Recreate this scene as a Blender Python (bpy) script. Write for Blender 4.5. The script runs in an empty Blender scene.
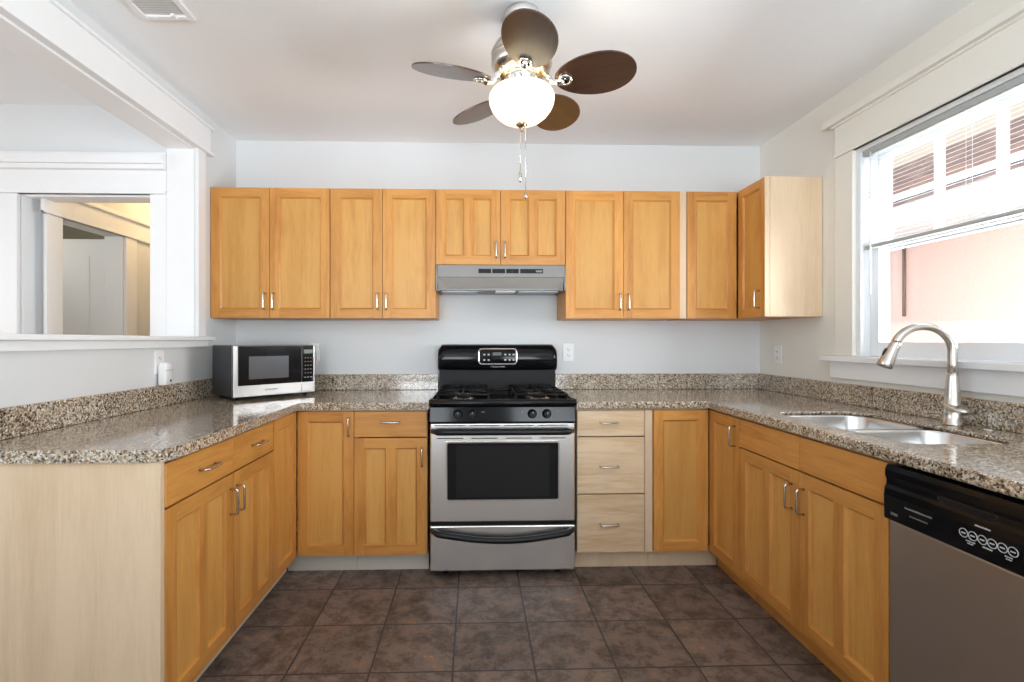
import bpy, bmesh, math, random
from mathutils import Vector, Matrix
random.seed(7)
PI = math.pi
SC = bpy.context.scene
COL = SC.collection

# ------------------------------------------------------------------ camera, world, lights, exposure
F_PX, CX, CY = 487.0, 489.0, 340.5
cam_d = bpy.data.cameras.new('camera')
cam = bpy.data.objects.new('camera', cam_d)
COL.objects.link(cam)
cam_d.sensor_fit = 'HORIZONTAL'
cam_d.sensor_width = 36.0
cam_d.lens = 36.0 * F_PX / 1024.0
cam_d.shift_x = (512.0 - CX) / 1024.0
cam_d.shift_y = -(341.0 - CY) / 1024.0
cam_d.clip_start = 0.02
cam.location = (0, 0, 1.235)
cam.rotation_euler = (PI / 2, 0, -0.0293)
SC.camera = cam

world = bpy.data.worlds.new('daylight')
SC.world = world
world.use_nodes = True
wbg = world.node_tree.nodes['Background']
wbg.inputs[0].default_value = (0.86, 0.93, 1.0, 1)
wbg.inputs[1].default_value = 1.3

def light(name, kind, loc, rot, energy, color=(1, 1, 1), size=None, size_y=None, **kw):
    d = bpy.data.lights.new(name, kind)
    d.energy = energy
    d.color = color
    if kind == 'AREA':
        d.shape = 'RECTANGLE'
        d.size = size
        d.size_y = size_y or size
    elif kind == 'SUN':
        d.angle = math.radians(0.6)
    elif size:
        d.shadow_soft_size = size
    for k, v in kw.items():
        setattr(d, k, v)
    o = bpy.data.objects.new(name, d)
    o.location = loc
    o.rotation_euler = rot
    COL.objects.link(o)
    return o

# sun over the roof, striking the house next door
light('sun', 'SUN', (0, 0, 8), (math.radians(14), math.radians(-36), 0), 1.5, (1.0, 0.97, 0.93))
# added fill lights behind the camera, tilted up to brighten the ceiling
light('rear_fill_left', 'AREA', (-0.85, -2.27, 1.35), (PI / 2 + 0.72, 0, 0), 40, (0.86, 0.94, 1.0), 0.95, 1.7, spread=math.radians(118))
light('rear_fill_right', 'AREA', (1.05, -2.27, 1.35), (PI / 2 + 0.72, 0, 0), 40, (0.86, 0.94, 1.0), 0.95, 1.7, spread=math.radians(118))
# daylight through the kitchen window
light('daylight_window', 'AREA', (2.72, 1.80, 1.25), (0, PI / 2, 0), 72, (0.90, 0.955, 1.0), 0.9, 1.5, spread=math.radians(140))
# daylight in the adjoining room, from its own windows
light('daylight_dining', 'AREA', (-4.9, 0.3, 1.5), (0, -PI / 2, 0), 41, (0.93, 0.965, 1.0), 1.6, 3.0)
# ceiling lamp of the hallway
light('hallway_lamp', 'POINT', (-2.05, 3.7, 2.30), (0, 0, 0), 6, (1.0, 0.74, 0.42), 0.08)
light('bedroom_light', 'POINT', (-3.3, 2.95, 1.9), (0, 0, 0), 7, (1.0, 0.96, 0.88), 0.25)  # point light inside the closed bedroom, which has no window

SC.view_settings.view_transform = 'Standard'
SC.view_settings.look = 'None'
SC.view_settings.gamma = 1.0
SC.view_settings.use_curve_mapping = False
SC.view_settings.exposure = 0.36
SC.cycles.max_bounces = 10
SC.cycles.diffuse_bounces = 6
SC.cycles.transparent_max_bounces = 24
SC.cycles.sample_clamp_indirect = 6
SC.cycles.caustics_reflective = False
SC.cycles.caustics_refractive = False

# ------------------------------------------------------------------ materials
def srgb(r, g, b):
    def f(c):
        c /= 255.0
        return c / 12.92 if c <= 0.04045 else ((c + 0.055) / 1.055) ** 2.4
    return (f(r), f(g), f(b), 1)

def newmat(name):
    m = bpy.data.materials.new(name)
    m.use_nodes = True
    nt = m.node_tree
    return m, nt, nt.nodes['Principled BSDF']

def N(nt, kind, **kw):
    n = nt.nodes.new(kind)
    for k, v in kw.items():
        setattr(n, k, v)
    return n

def simple(name, col, rough=0.5, metal=0.0, noise=0.0, nscale=40, bump=0.0, coat=0.0, spec=0.5):
    m, nt, b = newmat(name)
    b.inputs['Base Color'].default_value = col
    b.inputs['Roughness'].default_value = rough
    b.inputs['Metallic'].default_value = metal
    b.inputs['Coat Weight'].default_value = coat
    b.inputs['Specular IOR Level'].default_value = spec
    tc = N(nt, 'ShaderNodeTexCoord')
    nz = N(nt, 'ShaderNodeTexNoise')
    nz.inputs['Scale'].default_value = nscale
    nz.inputs['Detail'].default_value = 4
    nt.links.new(tc.outputs['Object'], nz.inputs['Vector'])
    mx = N(nt, 'ShaderNodeMixRGB', blend_type='MULTIPLY')
    mx.inputs[0].default_value = noise
    mx.inputs[1].default_value = col
    nt.links.new(nz.outputs['Fac'], mx.inputs[2])
    nt.links.new(mx.outputs[0], b.inputs['Base Color'])
    if bump:
        bp = N(nt, 'ShaderNodeBump')
        bp.inputs['Strength'].default_value = bump
        bp.inputs['Distance'].default_value = 0.002
        nt.links.new(nz.outputs['Fac'], bp.inputs['Height'])
        nt.links.new(bp.outputs[0], b.inputs['Normal'])
    return m

def wood(name, light_c, dark_c, axis='Z', rough=0.40, fine=1.0, contrast=1.0):
    m, nt, b = newmat(name)
    L = nt.links.new
    tc = N(nt, 'ShaderNodeTexCoord')
    oi = N(nt, 'ShaderNodeObjectInfo')
    vm = N(nt, 'ShaderNodeVectorMath', operation='MULTIPLY_ADD')
    cx = N(nt, 'ShaderNodeCombineXYZ')
    for i in range(3):
        L(oi.outputs['Random'], cx.inputs[i])
    vm.inputs[1].default_value = (37, 23, 17)
    L(cx.outputs[0], vm.inputs[0])
    L(tc.outputs['Object'], vm.inputs[2])
    mp = N(nt, 'ShaderNodeMapping')
    s = {'Z': (11, 11, 0.9), 'X': (0.9, 11, 11), 'Y': (11, 0.9, 11)}[axis]
    mp.inputs['Scale'].default_value = s
    L(vm.outputs[0], mp.inputs['Vector'])
    n1 = N(nt, 'ShaderNodeTexNoise')
    n1.inputs['Scale'].default_value = 1.6 * fine
    n1.inputs['Detail'].default_value = 6
    n1.inputs['Roughness'].default_value = 0.6
    n1.inputs['Distortion'].default_value = 0.8
    L(mp.outputs[0], n1.inputs['Vector'])
    mp2 = N(nt, 'ShaderNodeMapping')
    mp2.inputs['Scale'].default_value = tuple(v * 5 for v in s)
    L(vm.outputs[0], mp2.inputs['Vector'])
    n2 = N(nt, 'ShaderNodeTexNoise')
    n2.inputs['Scale'].default_value = 2.6
    n2.inputs['Detail'].default_value = 3
    L(mp2.outputs[0], n2.inputs['Vector'])
    n3 = N(nt, 'ShaderNodeTexNoise')
    n3.inputs['Scale'].default_value = 3.2
    n3.inputs['Detail'].default_value = 2
    L(vm.outputs[0], n3.inputs['Vector'])
    ad = N(nt, 'ShaderNodeMath', operation='MULTIPLY_ADD')
    ad.inputs[1].default_value = 0.45
    L(n2.outputs['Fac'], ad.inputs[0])
    L(n1.outputs['Fac'], ad.inputs[2])
    ad2 = N(nt, 'ShaderNodeMath', operation='MULTIPLY_ADD')
    ad2.inputs[1].default_value = 0.35
    L(n3.outputs['Fac'], ad2.inputs[0])
    L(ad.outputs[0], ad2.inputs[2])
    r = N(nt, 'ShaderNodeValToRGB')
    e = r.color_ramp.elements
    w = 0.34 / contrast
    e[0].position = max(0.0, 0.90 - w)
    e[0].color = dark_c
    e[1].position = min(1.0, 0.90 + w)
    e[1].color = light_c
    L(ad2.outputs[0], r.inputs[0])
    hs = N(nt, 'ShaderNodeHueSaturation')
    mr = N(nt, 'ShaderNodeMapRange')
    mr.inputs['To Min'].default_value = 0.93
    mr.inputs['To Max'].default_value = 1.07
    L(oi.outputs['Random'], mr.inputs['Value'])
    L(mr.outputs[0], hs.inputs['Value'])
    L(r.outputs[0], hs.inputs['Color'])
    L(hs.outputs[0], b.inputs['Base Color'])
    b.inputs['Roughness'].default_value = rough
    b.inputs['Specular IOR Level'].default_value = 0.45
    return m

def granite():
    m, nt, b = newmat('granite')
    L = nt.links.new
    tc = N(nt, 'ShaderNodeTexCoord')
    v = N(nt, 'ShaderNodeTexVoronoi')
    v.inputs['Scale'].default_value = 190
    L(tc.outputs['Object'], v.inputs['Vector'])
    sp = N(nt, 'ShaderNodeSeparateColor')
    L(v.outputs['Color'], sp.inputs[0])
    r = N(nt, 'ShaderNodeValToRGB')
    r.color_ramp.interpolation = 'CONSTANT'
    stops = [(0.0, (62, 54, 48)), (0.12, (118, 98, 76)), (0.26, (158, 136, 110)), (0.45, (190, 174, 152)),
             (0.62, (160, 154, 146)), (0.74, (206, 196, 178)), (0.88, (140, 112, 80)), (0.95, (222, 216, 204))]
    e = r.color_ramp.elements
    e[0].position, e[0].color = stops[0][0], srgb(*stops[0][1])
    e[1].position, e[1].color = stops[1][0], srgb(*stops[1][1])
    for p, c in stops[2:]:
        x = e.new(p)
        x.color = srgb(*c)
    L(sp.outputs[0], r.inputs[0])
    n = N(nt, 'ShaderNodeTexNoise')
    n.inputs['Scale'].default_value = 420
    n.inputs['Detail'].default_value = 2
    L(tc.outputs['Object'], n.inputs['Vector'])
    n2 = N(nt, 'ShaderNodeTexNoise')
    n2.inputs['Scale'].default_value = 5
    n2.inputs['Detail'].default_value = 3
    L(tc.outputs['Object'], n2.inputs['Vector'])
    mx = N(nt, 'ShaderNodeMixRGB', blend_type='OVERLAY')
    mx.inputs[0].default_value = 0.45
    L(r.outputs[0], mx.inputs[1])
    L(n.outputs['Fac'], mx.inputs[2])
    mx2 = N(nt, 'ShaderNodeMixRGB', blend_type='OVERLAY')
    mx2.inputs[0].default_value = 0.35
    L(mx.outputs[0], mx2.inputs[1])
    L(n2.outputs['Fac'], mx2.inputs[2])
    L(mx2.outputs[0], b.inputs['Base Color'])
    b.inputs['Roughness'].default_value = 0.1
    b.inputs['Specular IOR Level'].default_value = 0.9
    b.inputs['Coat Weight'].default_value = 0.25
    b.inputs['Coat Roughness'].default_value = 0.1
    b.inputs['Coat IOR'].default_value = 1.6
    return m

def floor_tile():
    m, nt, b = newmat('slate_tile')
    L = nt.links.new
    T = 0.3085
    tc = N(nt, 'ShaderNodeTexCoord')
    mp = N(nt, 'ShaderNodeMapping')
    mp.inputs['Location'].default_value = (0.0821, -2.4375, 0)
    L(tc.outputs['Object'], mp.inputs['Vector'])
    br = N(nt, 'ShaderNodeTexBrick')
    br.offset = 0.0
    br.squash = 1.0
    br.inputs['Scale'].default_value = 1.0
    br.inputs['Mortar Size'].default_value = 0.0042
    br.inputs['Mortar Smooth'].default_value = 0.25
    br.inputs['Brick Width'].default_value = T
    br.inputs['Row Height'].default_value = T
    br.inputs['Color1'].default_value = (0, 0, 0, 1)
    br.inputs['Color2'].default_value = (1, 1, 1, 1)
    L(mp.outputs[0], br.inputs['Vector'])
    # per tile shift of the slate pattern
    sx = N(nt, 'ShaderNodeVectorMath', operation='SCALE')
    sx.inputs[0].default_value = (1, 1, 1)
    dv = N(nt, 'ShaderNodeVectorMath', operation='DIVIDE')
    dv.inputs[1].default_value = (T, T, 1)
    L(mp.outputs[0], dv.inputs[0])
    fl = N(nt, 'ShaderNodeVectorMath', operation='FLOOR')
    L(dv.outputs[0], fl.inputs[0])
    wn = N(nt, 'ShaderNodeTexWhiteNoise')
    wn.noise_dimensions = '2D'
    L(fl.outputs[0], wn.inputs['Vector'])
    sc_ = N(nt, 'ShaderNodeVectorMath', operation='MULTIPLY_ADD')
    sc_.inputs[1].default_value = (9, 9, 9)
    L(wn.outputs['Color'], sc_.inputs[0])
    L(mp.outputs[0], sc_.inputs[2])
    n1 = N(nt, 'ShaderNodeTexNoise')
    n1.inputs['Scale'].default_value = 11
    n1.inputs['Detail'].default_value = 9
    n1.inputs['Roughness'].default_value = 0.82
    n1.inputs['Distortion'].default_value = 0.3
    L(sc_.outputs[0], n1.inputs['Vector'])
    r = N(nt, 'ShaderNodeValToRGB')
    e = r.color_ramp.elements
    e[0].position, e[0].color = 0.30, srgb(52, 45, 43)
    e[1].position, e[1].color = 0.70, srgb(178, 152, 134)
    for p, c in ((0.40, (84, 72, 67)), (0.48, (110, 90, 77)), (0.53, (122, 112, 108)), (0.60, (140, 108, 86))):
        x = e.new(p)
        x.color = srgb(*c)
    L(n1.outputs['Fac'], r.inputs[0])
    hs = N(nt, 'ShaderNodeHueSaturation')
    mr = N(nt, 'ShaderNodeMapRange')
    mr.inputs['To Min'].default_value = 0.8
    mr.inputs['To Max'].default_value = 1.12
    L(wn.outputs['Value'], mr.inputs['Value'])
    L(mr.outputs[0], hs.inputs['Value'])
    L(r.outputs[0], hs.inputs['Color'])
    mx = N(nt, 'ShaderNodeMixRGB')
    mx.inputs[2].default_value = srgb(58, 57, 58)
    L(br.outputs['Fac'], mx.inputs[0])
    L(hs.outputs[0], mx.inputs[1])
    L(mx.outputs[0], b.inputs['Base Color'])
    b.inputs['Roughness'].default_value = 0.45
    b.inputs['Specular IOR Level'].default_value = 0.35
    # relief: slate surface and sunken grout
    sb = N(nt, 'ShaderNodeMath', operation='MULTIPLY_ADD')
    sb.inputs[1].default_value = -1.6
    L(br.outputs['Fac'], sb.inputs[0])
    L(n1.outputs['Fac'], sb.inputs[2])
    bp = N(nt, 'ShaderNodeBump')
    bp.inputs['Strength'].default_value = 0.35
    bp.inputs['Distance'].default_value = 0.003
    L(sb.outputs[0], bp.inputs['Height'])
    L(bp.outputs[0], b.inputs['Normal'])
    return m

def brushed(name, col, rough=0.3, axis='X', aniso=0.0):
    m, nt, b = newmat(name)
    L = nt.links.new
    tc = N(nt, 'ShaderNodeTexCoord')
    mp = N(nt, 'ShaderNodeMapping')
    mp.inputs['Scale'].default_value = {'X': (3, 300, 300), 'Y': (300, 3, 300), 'Z': (300, 300, 3)}[axis]
    L(tc.outputs['Object'], mp.inputs['Vector'])
    n = N(nt, 'ShaderNodeTexNoise')
    n.inputs['Scale'].default_value = 1.0
    n.inputs['Detail'].default_value = 3
    L(mp.outputs[0], n.inputs['Vector'])
    mr = N(nt, 'ShaderNodeMapRange')
    mr.inputs['To Min'].default_value = rough * 0.995
    mr.inputs['To Max'].default_value = rough * 1.005
    L(n.outputs['Fac'], mr.inputs['Value'])
    L(mr.outputs[0], b.inputs['Roughness'])
    b.inputs['Base Color'].default_value = col
    b.inputs['Metallic'].default_value = 1.0
    return m

def glass_pane(name):
    m, nt, b = newmat(name)
    nt.nodes.remove(b)
    out = nt.nodes['Material Output']
    t = N(nt, 'ShaderNodeBsdfTransparent')
    g = N(nt, 'ShaderNodeBsdfGlossy')
    g.inputs['Roughness'].default_value = 0.02
    lw = N(nt, 'ShaderNodeLayerWeight')
    pw = N(nt, 'ShaderNodeMath', operation='POWER')
    pw.inputs[1].default_value = 5.0
    nt.links.new(lw.outputs['Facing'], pw.inputs[0])
    fr = N(nt, 'ShaderNodeMath', operation='MULTIPLY_ADD')
    fr.inputs[1].default_value = 0.9
    fr.inputs[2].default_value = 0.03
    nt.links.new(pw.outputs[0], fr.inputs[0])
    mx = N(nt, 'ShaderNodeMixShader')
    nt.links.new(fr.outputs[0], mx.inputs[0])
    nt.links.new(t.outputs[0], mx.inputs[1])
    nt.links.new(g.outputs[0], mx.inputs[2])
    nt.links.new(mx.outputs[0], out.inputs['Surface'])
    return m

def lamp_glass():
    m, nt, b = newmat('frosted_lamp_glass')
    b.inputs['Base Color'].default_value = (0.95, 0.88, 0.74, 1)
    b.inputs['Roughness'].default_value = 0.35
    tc = N(nt, 'ShaderNodeTexCoord')
    nz = N(nt, 'ShaderNodeTexNoise')
    nz.inputs['Scale'].default_value = 9
    nt.links.new(tc.outputs['Object'], nz.inputs['Vector'])
    r = N(nt, 'ShaderNodeValToRGB')
    r.color_ramp.elements[0].color = (1.0, 0.74, 0.38, 1)
    r.color_ramp.elements[1].color = (1.0, 0.80, 0.46, 1)
    nt.links.new(nz.outputs['Fac'], r.inputs[0])
    nt.links.new(r.outputs[0], b.inputs['Emission Color'])
    b.inputs['Emission Strength'].default_value = 1.25
    return m

M = {}
M['wall'] = simple('wall_paint', srgb(222, 224, 225), 0.6, noise=0.04, nscale=90, bump=0.05)
M['wall_warm'] = simple('warm_wall_paint', srgb(236, 233, 224), 0.6, noise=0.04, nscale=90, bump=0.05)
M['ceil'] = simple('ceiling_paint', srgb(244, 246, 248), 0.75, noise=0.03, nscale=30, bump=0.05)
M['trim'] = simple('white_trim_paint', srgb(238, 239, 240), 0.35, noise=0.02)
M['hall'] = simple('hall_paint', srgb(226, 214, 192), 0.6, noise=0.04)
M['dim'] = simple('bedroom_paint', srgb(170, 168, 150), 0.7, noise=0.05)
HL, HD = srgb(208, 147, 74), srgb(170, 106, 43)
M['wz'] = wood('maple_vertical_grain', HL, HD, 'Z')
M['wx'] = wood('maple_horizontal_grain', HL, HD, 'X')
M['panel'] = wood('maple_panel_veneer', srgb(210, 157, 84), srgb(190, 131, 60), 'Z', fine=0.8)
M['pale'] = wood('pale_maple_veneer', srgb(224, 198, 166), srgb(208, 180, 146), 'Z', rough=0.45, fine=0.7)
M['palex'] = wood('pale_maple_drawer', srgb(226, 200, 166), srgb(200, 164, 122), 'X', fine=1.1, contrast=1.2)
M['kick'] = simple('toe_kick_paint', srgb(205, 198, 186), 0.6, noise=0.1)
M['dark'] = simple('shadow_gap_black', srgb(30, 26, 22), 0.8)
M['granite'] = granite()
M['tile'] = floor_tile()
M['steel'] = brushed('brushed_steel', (0.80, 0.775, 0.745, 1), 0.27, 'X')
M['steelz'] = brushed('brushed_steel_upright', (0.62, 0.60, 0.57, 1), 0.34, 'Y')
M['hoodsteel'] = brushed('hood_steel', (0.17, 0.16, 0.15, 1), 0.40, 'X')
M['mwsteel'] = brushed('microwave_steel', (0.40, 0.39, 0.375, 1), 0.36, 'X')
M['visorsteel'] = simple('lit_visor_steel', (0.46, 0.43, 0.40, 1), 0.5, 0.6)  # lighter copy of the hood steel, painting in the visor's reflected light
M['nickel'] = brushed('brushed_nickel', (0.62, 0.58, 0.53, 1), 0.24, 'X')
M['sinksteel'] = brushed('sink_steel', (0.72, 0.72, 0.72, 1), 0.25, 'Y')
M['chrome'] = simple('chrome', (0.85, 0.83, 0.80, 1), 0.08, 1.0)
M['bronze'] = simple('antique_bronze', (0.30, 0.22, 0.15, 1), 0.3, 1.0)
M['enamel'] = simple('black_enamel', (0.006, 0.006, 0.007, 1), 0.10, spec=0.22)
M['plastic'] = simple('black_plastic', (0.010, 0.010, 0.011, 1), 0.28, spec=0.3)
M['matblack'] = simple('cast_iron', (0.010, 0.010, 0.011, 1), 0.42, spec=0.2)
M['ovenglass'] = simple('oven_glass', (0.008, 0.008, 0.009, 1), 0.07, spec=0.3)
M['oveninner'] = simple('oven_window_screen', (0.016, 0.016, 0.017, 1), 0.12, spec=0.35)
M['mwcase'] = simple('microwave_case', (0.032, 0.035, 0.040, 1), 0.35)
M['mwglass'] = simple('microwave_window', (0.10, 0.10, 0.108, 1), 0.16, spec=0.35)
M['mark'] = simple('printed_marking', srgb(190, 190, 190), 0.5)
M['greymark'] = simple('grey_marking', srgb(120, 120, 118), 0.5)
M['lcd'] = simple('dim_display', srgb(70, 84, 62), 0.3)
M['white'] = simple('white_plastic', srgb(240, 240, 240), 0.35)
M['slot'] = simple('outlet_slot', srgb(60, 58, 55), 0.6)
M['blade'] = wood('dark_walnut_blade', (0.060, 0.026, 0.014, 1), (0.022, 0.010, 0.006, 1), 'X', rough=0.30)
M['blade'].node_tree.nodes['Principled BSDF'].inputs['Coat Weight'].default_value = 0.62
M['blade'].node_tree.nodes['Principled BSDF'].inputs['Coat Roughness'].default_value = 0.22
M['blade'].node_tree.nodes['Principled BSDF'].inputs['Coat IOR'].default_value = 1.55
M['bowl'] = lamp_glass()
M['blind'] = simple('white_blind_vinyl', srgb(236, 238, 240), 0.45)
M['blindrail'] = simple('grey_blind_rail', srgb(176, 178, 176), 0.45)
M['sash'] = simple('window_sash_paint', srgb(232, 234, 236), 0.4)
M['glass'] = glass_pane('clear_window_glass')
M['stucco'] = simple('pink_stucco', srgb(236, 205, 196), 0.9, noise=0.25, nscale=70, bump=0.8)
M['rooftile'] = simple('terracotta_tile', srgb(152, 120, 108), 0.8, noise=0.5, nscale=14)
M['beigewall'] = simple('beige_siding', srgb(206, 192, 172), 0.8, noise=0.1)
M['concrete'] = simple('concrete', srgb(190, 188, 182), 0.9, noise=0.2, nscale=8)
M['eave'] = simple('eave_paint', srgb(214, 214, 214), 0.7, noise=0.1)  # white toned down evenly to keep the fascia from overexposing
M['cable'] = simple('grey_conduit', srgb(120, 104, 98), 0.6)
M['filter'] = brushed('grease_filter', (0.30, 0.32, 0.34, 1), 0.35, 'X')
M['lens'] = simple('frosted_lens', srgb(245, 245, 240), 0.3)
M['ventback'] = simple('vent_interior', srgb(222, 222, 224), 0.8)  # near-white backing behind the louvers

# ------------------------------------------------------------------ mesh helpers
class MB:
    def __init__(self, mtx=None):
        self.bm = bmesh.new()
        self.m = mtx or Matrix.Identity(4)
    def v(self, p):
        return self.bm.verts.new(self.m @ Vector(p))
    def face(self, vs, mi=0, smooth=False):
        try:
            f = self.bm.faces.new(vs)
        except ValueError:
            return None
        f.material_index = mi
        f.smooth = smooth
        return f
    def box(self, x0, x1, y0, y1, z0, z1, mi=0):
        c = [self.v(p) for p in ((x0, y0, z0), (x1, y0, z0), (x1, y1, z0), (x0, y1, z0),
                                 (x0, y0, z1), (x1, y0, z1), (x1, y1, z1), (x0, y1, z1))]
        for q in ((0, 3, 2, 1), (4, 5, 6, 7), (0, 1, 5, 4), (1, 2, 6, 5), (2, 3, 7, 6), (3, 0, 4, 7)):
            self.face([c[i] for i in q], mi)
        return self
    def hexa(self, pts, mi=0):
        c = [self.v(p) for p in pts]
        for q in ((0, 3, 2, 1), (4, 5, 6, 7), (0, 1, 5, 4), (1, 2, 6, 5), (2, 3, 7, 6), (3, 0, 4, 7)):
            self.face([c[i] for i in q], mi)
        return self
    def loft(self, rings, mi=0, smooth=True, cap0=True, cap1=True, closed=True):
        R = [[self.v(p) for p in r] for r in rings]
        n = len(R[0])
        for a, b in zip(R, R[1:]):
            for i in range(n if closed else n - 1):
                j = (i + 1) % n
                self.face([a[i], a[j], b[j], b[i]], mi, smooth)
        if cap0:
            self.face(list(reversed(R[0])), mi, False)
        if cap1:
            self.face(R[-1], mi, False)
        return self
    def lathe(self, prof, c=(0, 0, 0), seg=32, mi=0, axis='Z', cap0=True, cap1=True, smooth=True):
        rings = []
        for r, h in prof:
            ring = []
            for i in range(seg):
                a = 2 * PI * i / seg
                x, y = r * math.cos(a), r * math.sin(a)
                if axis == 'Z':
                    p = (c[0] + x, c[1] + y, c[2] + h)
                elif axis == 'Y':
                    p = (c[0] + x, c[1] - h, c[2] + y)      # h grows towards -y
                else:
                    p = (c[0] + h, c[1] + x, c[2] + y)
                ring.append(p)
            rings.append(ring)
        return self.loft(rings, mi, smooth, cap0, cap1)
    def tube(self, pts, r, seg=10, mi=0, cap=True, closed=False):
        P = [Vector(p) for p in pts]
        n = len(P)
        rad = r if isinstance(r, (list, tuple)) else [r] * n
        T = []
        for i in range(n):
            if closed:
                t = P[(i + 1) % n] - P[i - 1]
            else:
                t = P[min(i + 1, n - 1)] - P[max(i - 1, 0)]
            T.append(t.normalized())
        up = Vector((0, 0, 1)) if abs(T[0].z) < 0.9 else Vector((1, 0, 0))
        nrm = (up - T[0] * up.dot(T[0])).normalized()
        rings = []
        for i in range(n):
            nrm = (nrm - T[i] * nrm.dot(T[i])).normalized()
            bn = T[i].cross(nrm)
            rings.append([tuple(P[i] + (nrm * math.cos(2 * PI * k / seg) + bn * math.sin(2 * PI * k / seg)) * rad[i])
                          for k in range(seg)])
        if closed:
            rings.append(rings[0])
        return self.loft(rings, mi, True, cap and not closed, cap and not closed)
    def prism(self, outline, d0, d1, axis='Y', mi=0):
        """outline in the plane across axis, extruded from d0 to d1"""
        def pt(a, b, d):
            return {'Y': (a, d, b), 'X': (d, a, b), 'Z': (a, b, d)}[axis]
        A = [self.v(pt(a, b, d0)) for a, b in outline]
        B = [self.v(pt(a, b, d1)) for a, b in outline]
        n = len(A)
        for i in range(n):
            j = (i + 1) % n
            self.face([A[i], A[j], B[j], B[i]], mi)
        self.face(list(reversed(A)), mi)
        self.face(B, mi)
        return self
    def build(self, name, mats, parent=None, bevel=0.0, seg=2, loc=None, angle=0.6, smooth_bevel=True):
        bmesh.ops.recalc_face_normals(self.bm, faces=self.bm.faces[:])
        me = bpy.data.meshes.new(name)
        self.bm.to_mesh(me)
        self.bm.free()
        o = bpy.data.objects.new(name, me)
        COL.objects.link(o)
        for m in (mats if isinstance(mats, (list, tuple)) else [mats]):
            me.materials.append(M[m] if isinstance(m, str) else m)
        if parent:
            o.parent = parent
        if loc:
            o.location = loc
        if bevel:
            b = o.modifiers.new('bevel', 'BEVEL')
            b.width = bevel
            b.segments = seg
            b.limit_method = 'ANGLE'
            b.angle_limit = angle
            b.harden_normals = False
        return o

def thing(name, label, cat, loc=(0, 0, 0), rz=0.0, group=None):
    o = bpy.data.objects.new(name, None)
    o.empty_display_size = 0.1
    COL.objects.link(o)
    o.location = loc
    o.rotation_euler = (0, 0, rz)
    tag(o, label, cat, group)
    return o

def tag(o, label, cat, group=None):
    o['label'] = label
    o['category'] = cat
    if group:
        o['group'] = group
    return o

def struct(o, label=None):
    o['kind'] = 'structure'
    if label:
        o['label'] = label
    return o

def rrect(x0, x1, y0, y1, r, n=6):
    pts = []
    for cx, cy, a0 in ((x1 - r, y0 + r, -PI / 2), (x1 - r, y1 - r, 0), (x0 + r, y1 - r, PI / 2), (x0 + r, y0 + r, PI)):
        for i in range(n + 1):
            a = a0 + PI / 2 * i / n
            pts.append((cx + r * math.cos(a), cy + r * math.sin(a)))
    return pts

def text_mesh(name, body, size, mat, parent, loc, rot, width=None):
    cu = bpy.data.curves.new(name, 'FONT')
    cu.body = body
    cu.size = size
    cu.extrude = 0.0003
    cu.align_x = 'CENTER'
    cu.align_y = 'CENTER'
    t = bpy.data.objects.new(name + '_curve', cu)
    COL.objects.link(t)
    dg = bpy.context.evaluated_depsgraph_get()
    me = bpy.data.meshes.new_from_object(t.evaluated_get(dg))
    bpy.data.objects.remove(t)
    o = bpy.data.objects.new(name, me)
    me.materials.clear()
    me.materials.append(M[mat])
    COL.objects.link(o)
    o.parent = parent
    o.location = loc
    o.rotation_euler = rot
    if width:
        w = max(v.co.x for v in me.vertices) - min(v.co.x for v in me.vertices)
        o.scale = (width / w, width / w, 1)
    return o

# ------------------------------------------------------------------ room dimensions
XL, XR, D, H = -1.543, 1.903, 3.198, 2.53
WL = -1.69           # far face of the left wall
YA = 2.745           # back wall of the adjoining room

# ---------------- floor, ceiling, walls
struct(MB().box(XL - 0.0, 2.06, -2.3, D + 0.15, -0.06, 0.0).build('floor', 'tile'))
struct(MB().box(-5.1, XL - 0.001, -2.3, 5.2, -0.06, -0.001).build('floor_dining', wood('oak_floor', srgb(176, 132, 84), srgb(140, 98, 58), 'Y')))
struct(MB().box(-5.1, 2.06, -2.3, D + 0.15, H, H + 0.06).build('ceiling', 'ceil'))
struct(MB().box(XL - 0.15, XR + 0.15, D, D + 0.15, 0, H).build('wall_back', 'wall'))
w = MB()
w.box(WL, XL, -2.3, D, 0, 1.20)
w.box(WL, XL, 2.735, D, 1.20, H)
w.box(WL, XL, -2.3, 0.2, 1.20, H)
w.box(WL, XL, 0.2, 2.735, 2.30, H)
struct(w.build('wall_left', 'wall'))
WY0, WY1, WZ0, WZ1 = 1.215, 2.375, 1.157, 2.185
w = MB()
w.box(XR, XR + 0.15, -2.3, D, 0, WZ0 - 0.03)
w.box(XR, XR + 0.15, WY1, D, WZ0 - 0.03, H)
w.box(XR, XR + 0.15, -2.3, WY0, WZ0 - 0.03, H)
w.box(XR, XR + 0.15, WY0, WY1, WZ1, H)
struct(w.build('wall_right', 'wall_warm'))
w = MB()
w.box(XL, -1.5, -2.45, -2.3, 0, H)
w.box(1.7, XR + 0.15, -2.45, -2.3, 0, H)
w.box(-1.5, 1.7, -2.45, -2.3, 2.35, H)
w.box(-1.5, 1.7, -2.45, -2.3, 0, 0.5)
w.box(-1.5, -1.35, -2.45, -2.3, 0.5, 2.35)
w.box(-0.35, 0.55, -2.45, -2.3, 0.5, 2.35)
w.box(1.55, 1.7, -2.45, -2.3, 0.5, 2.35)
struct(w.build('wall_front', 'wall'))

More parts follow.
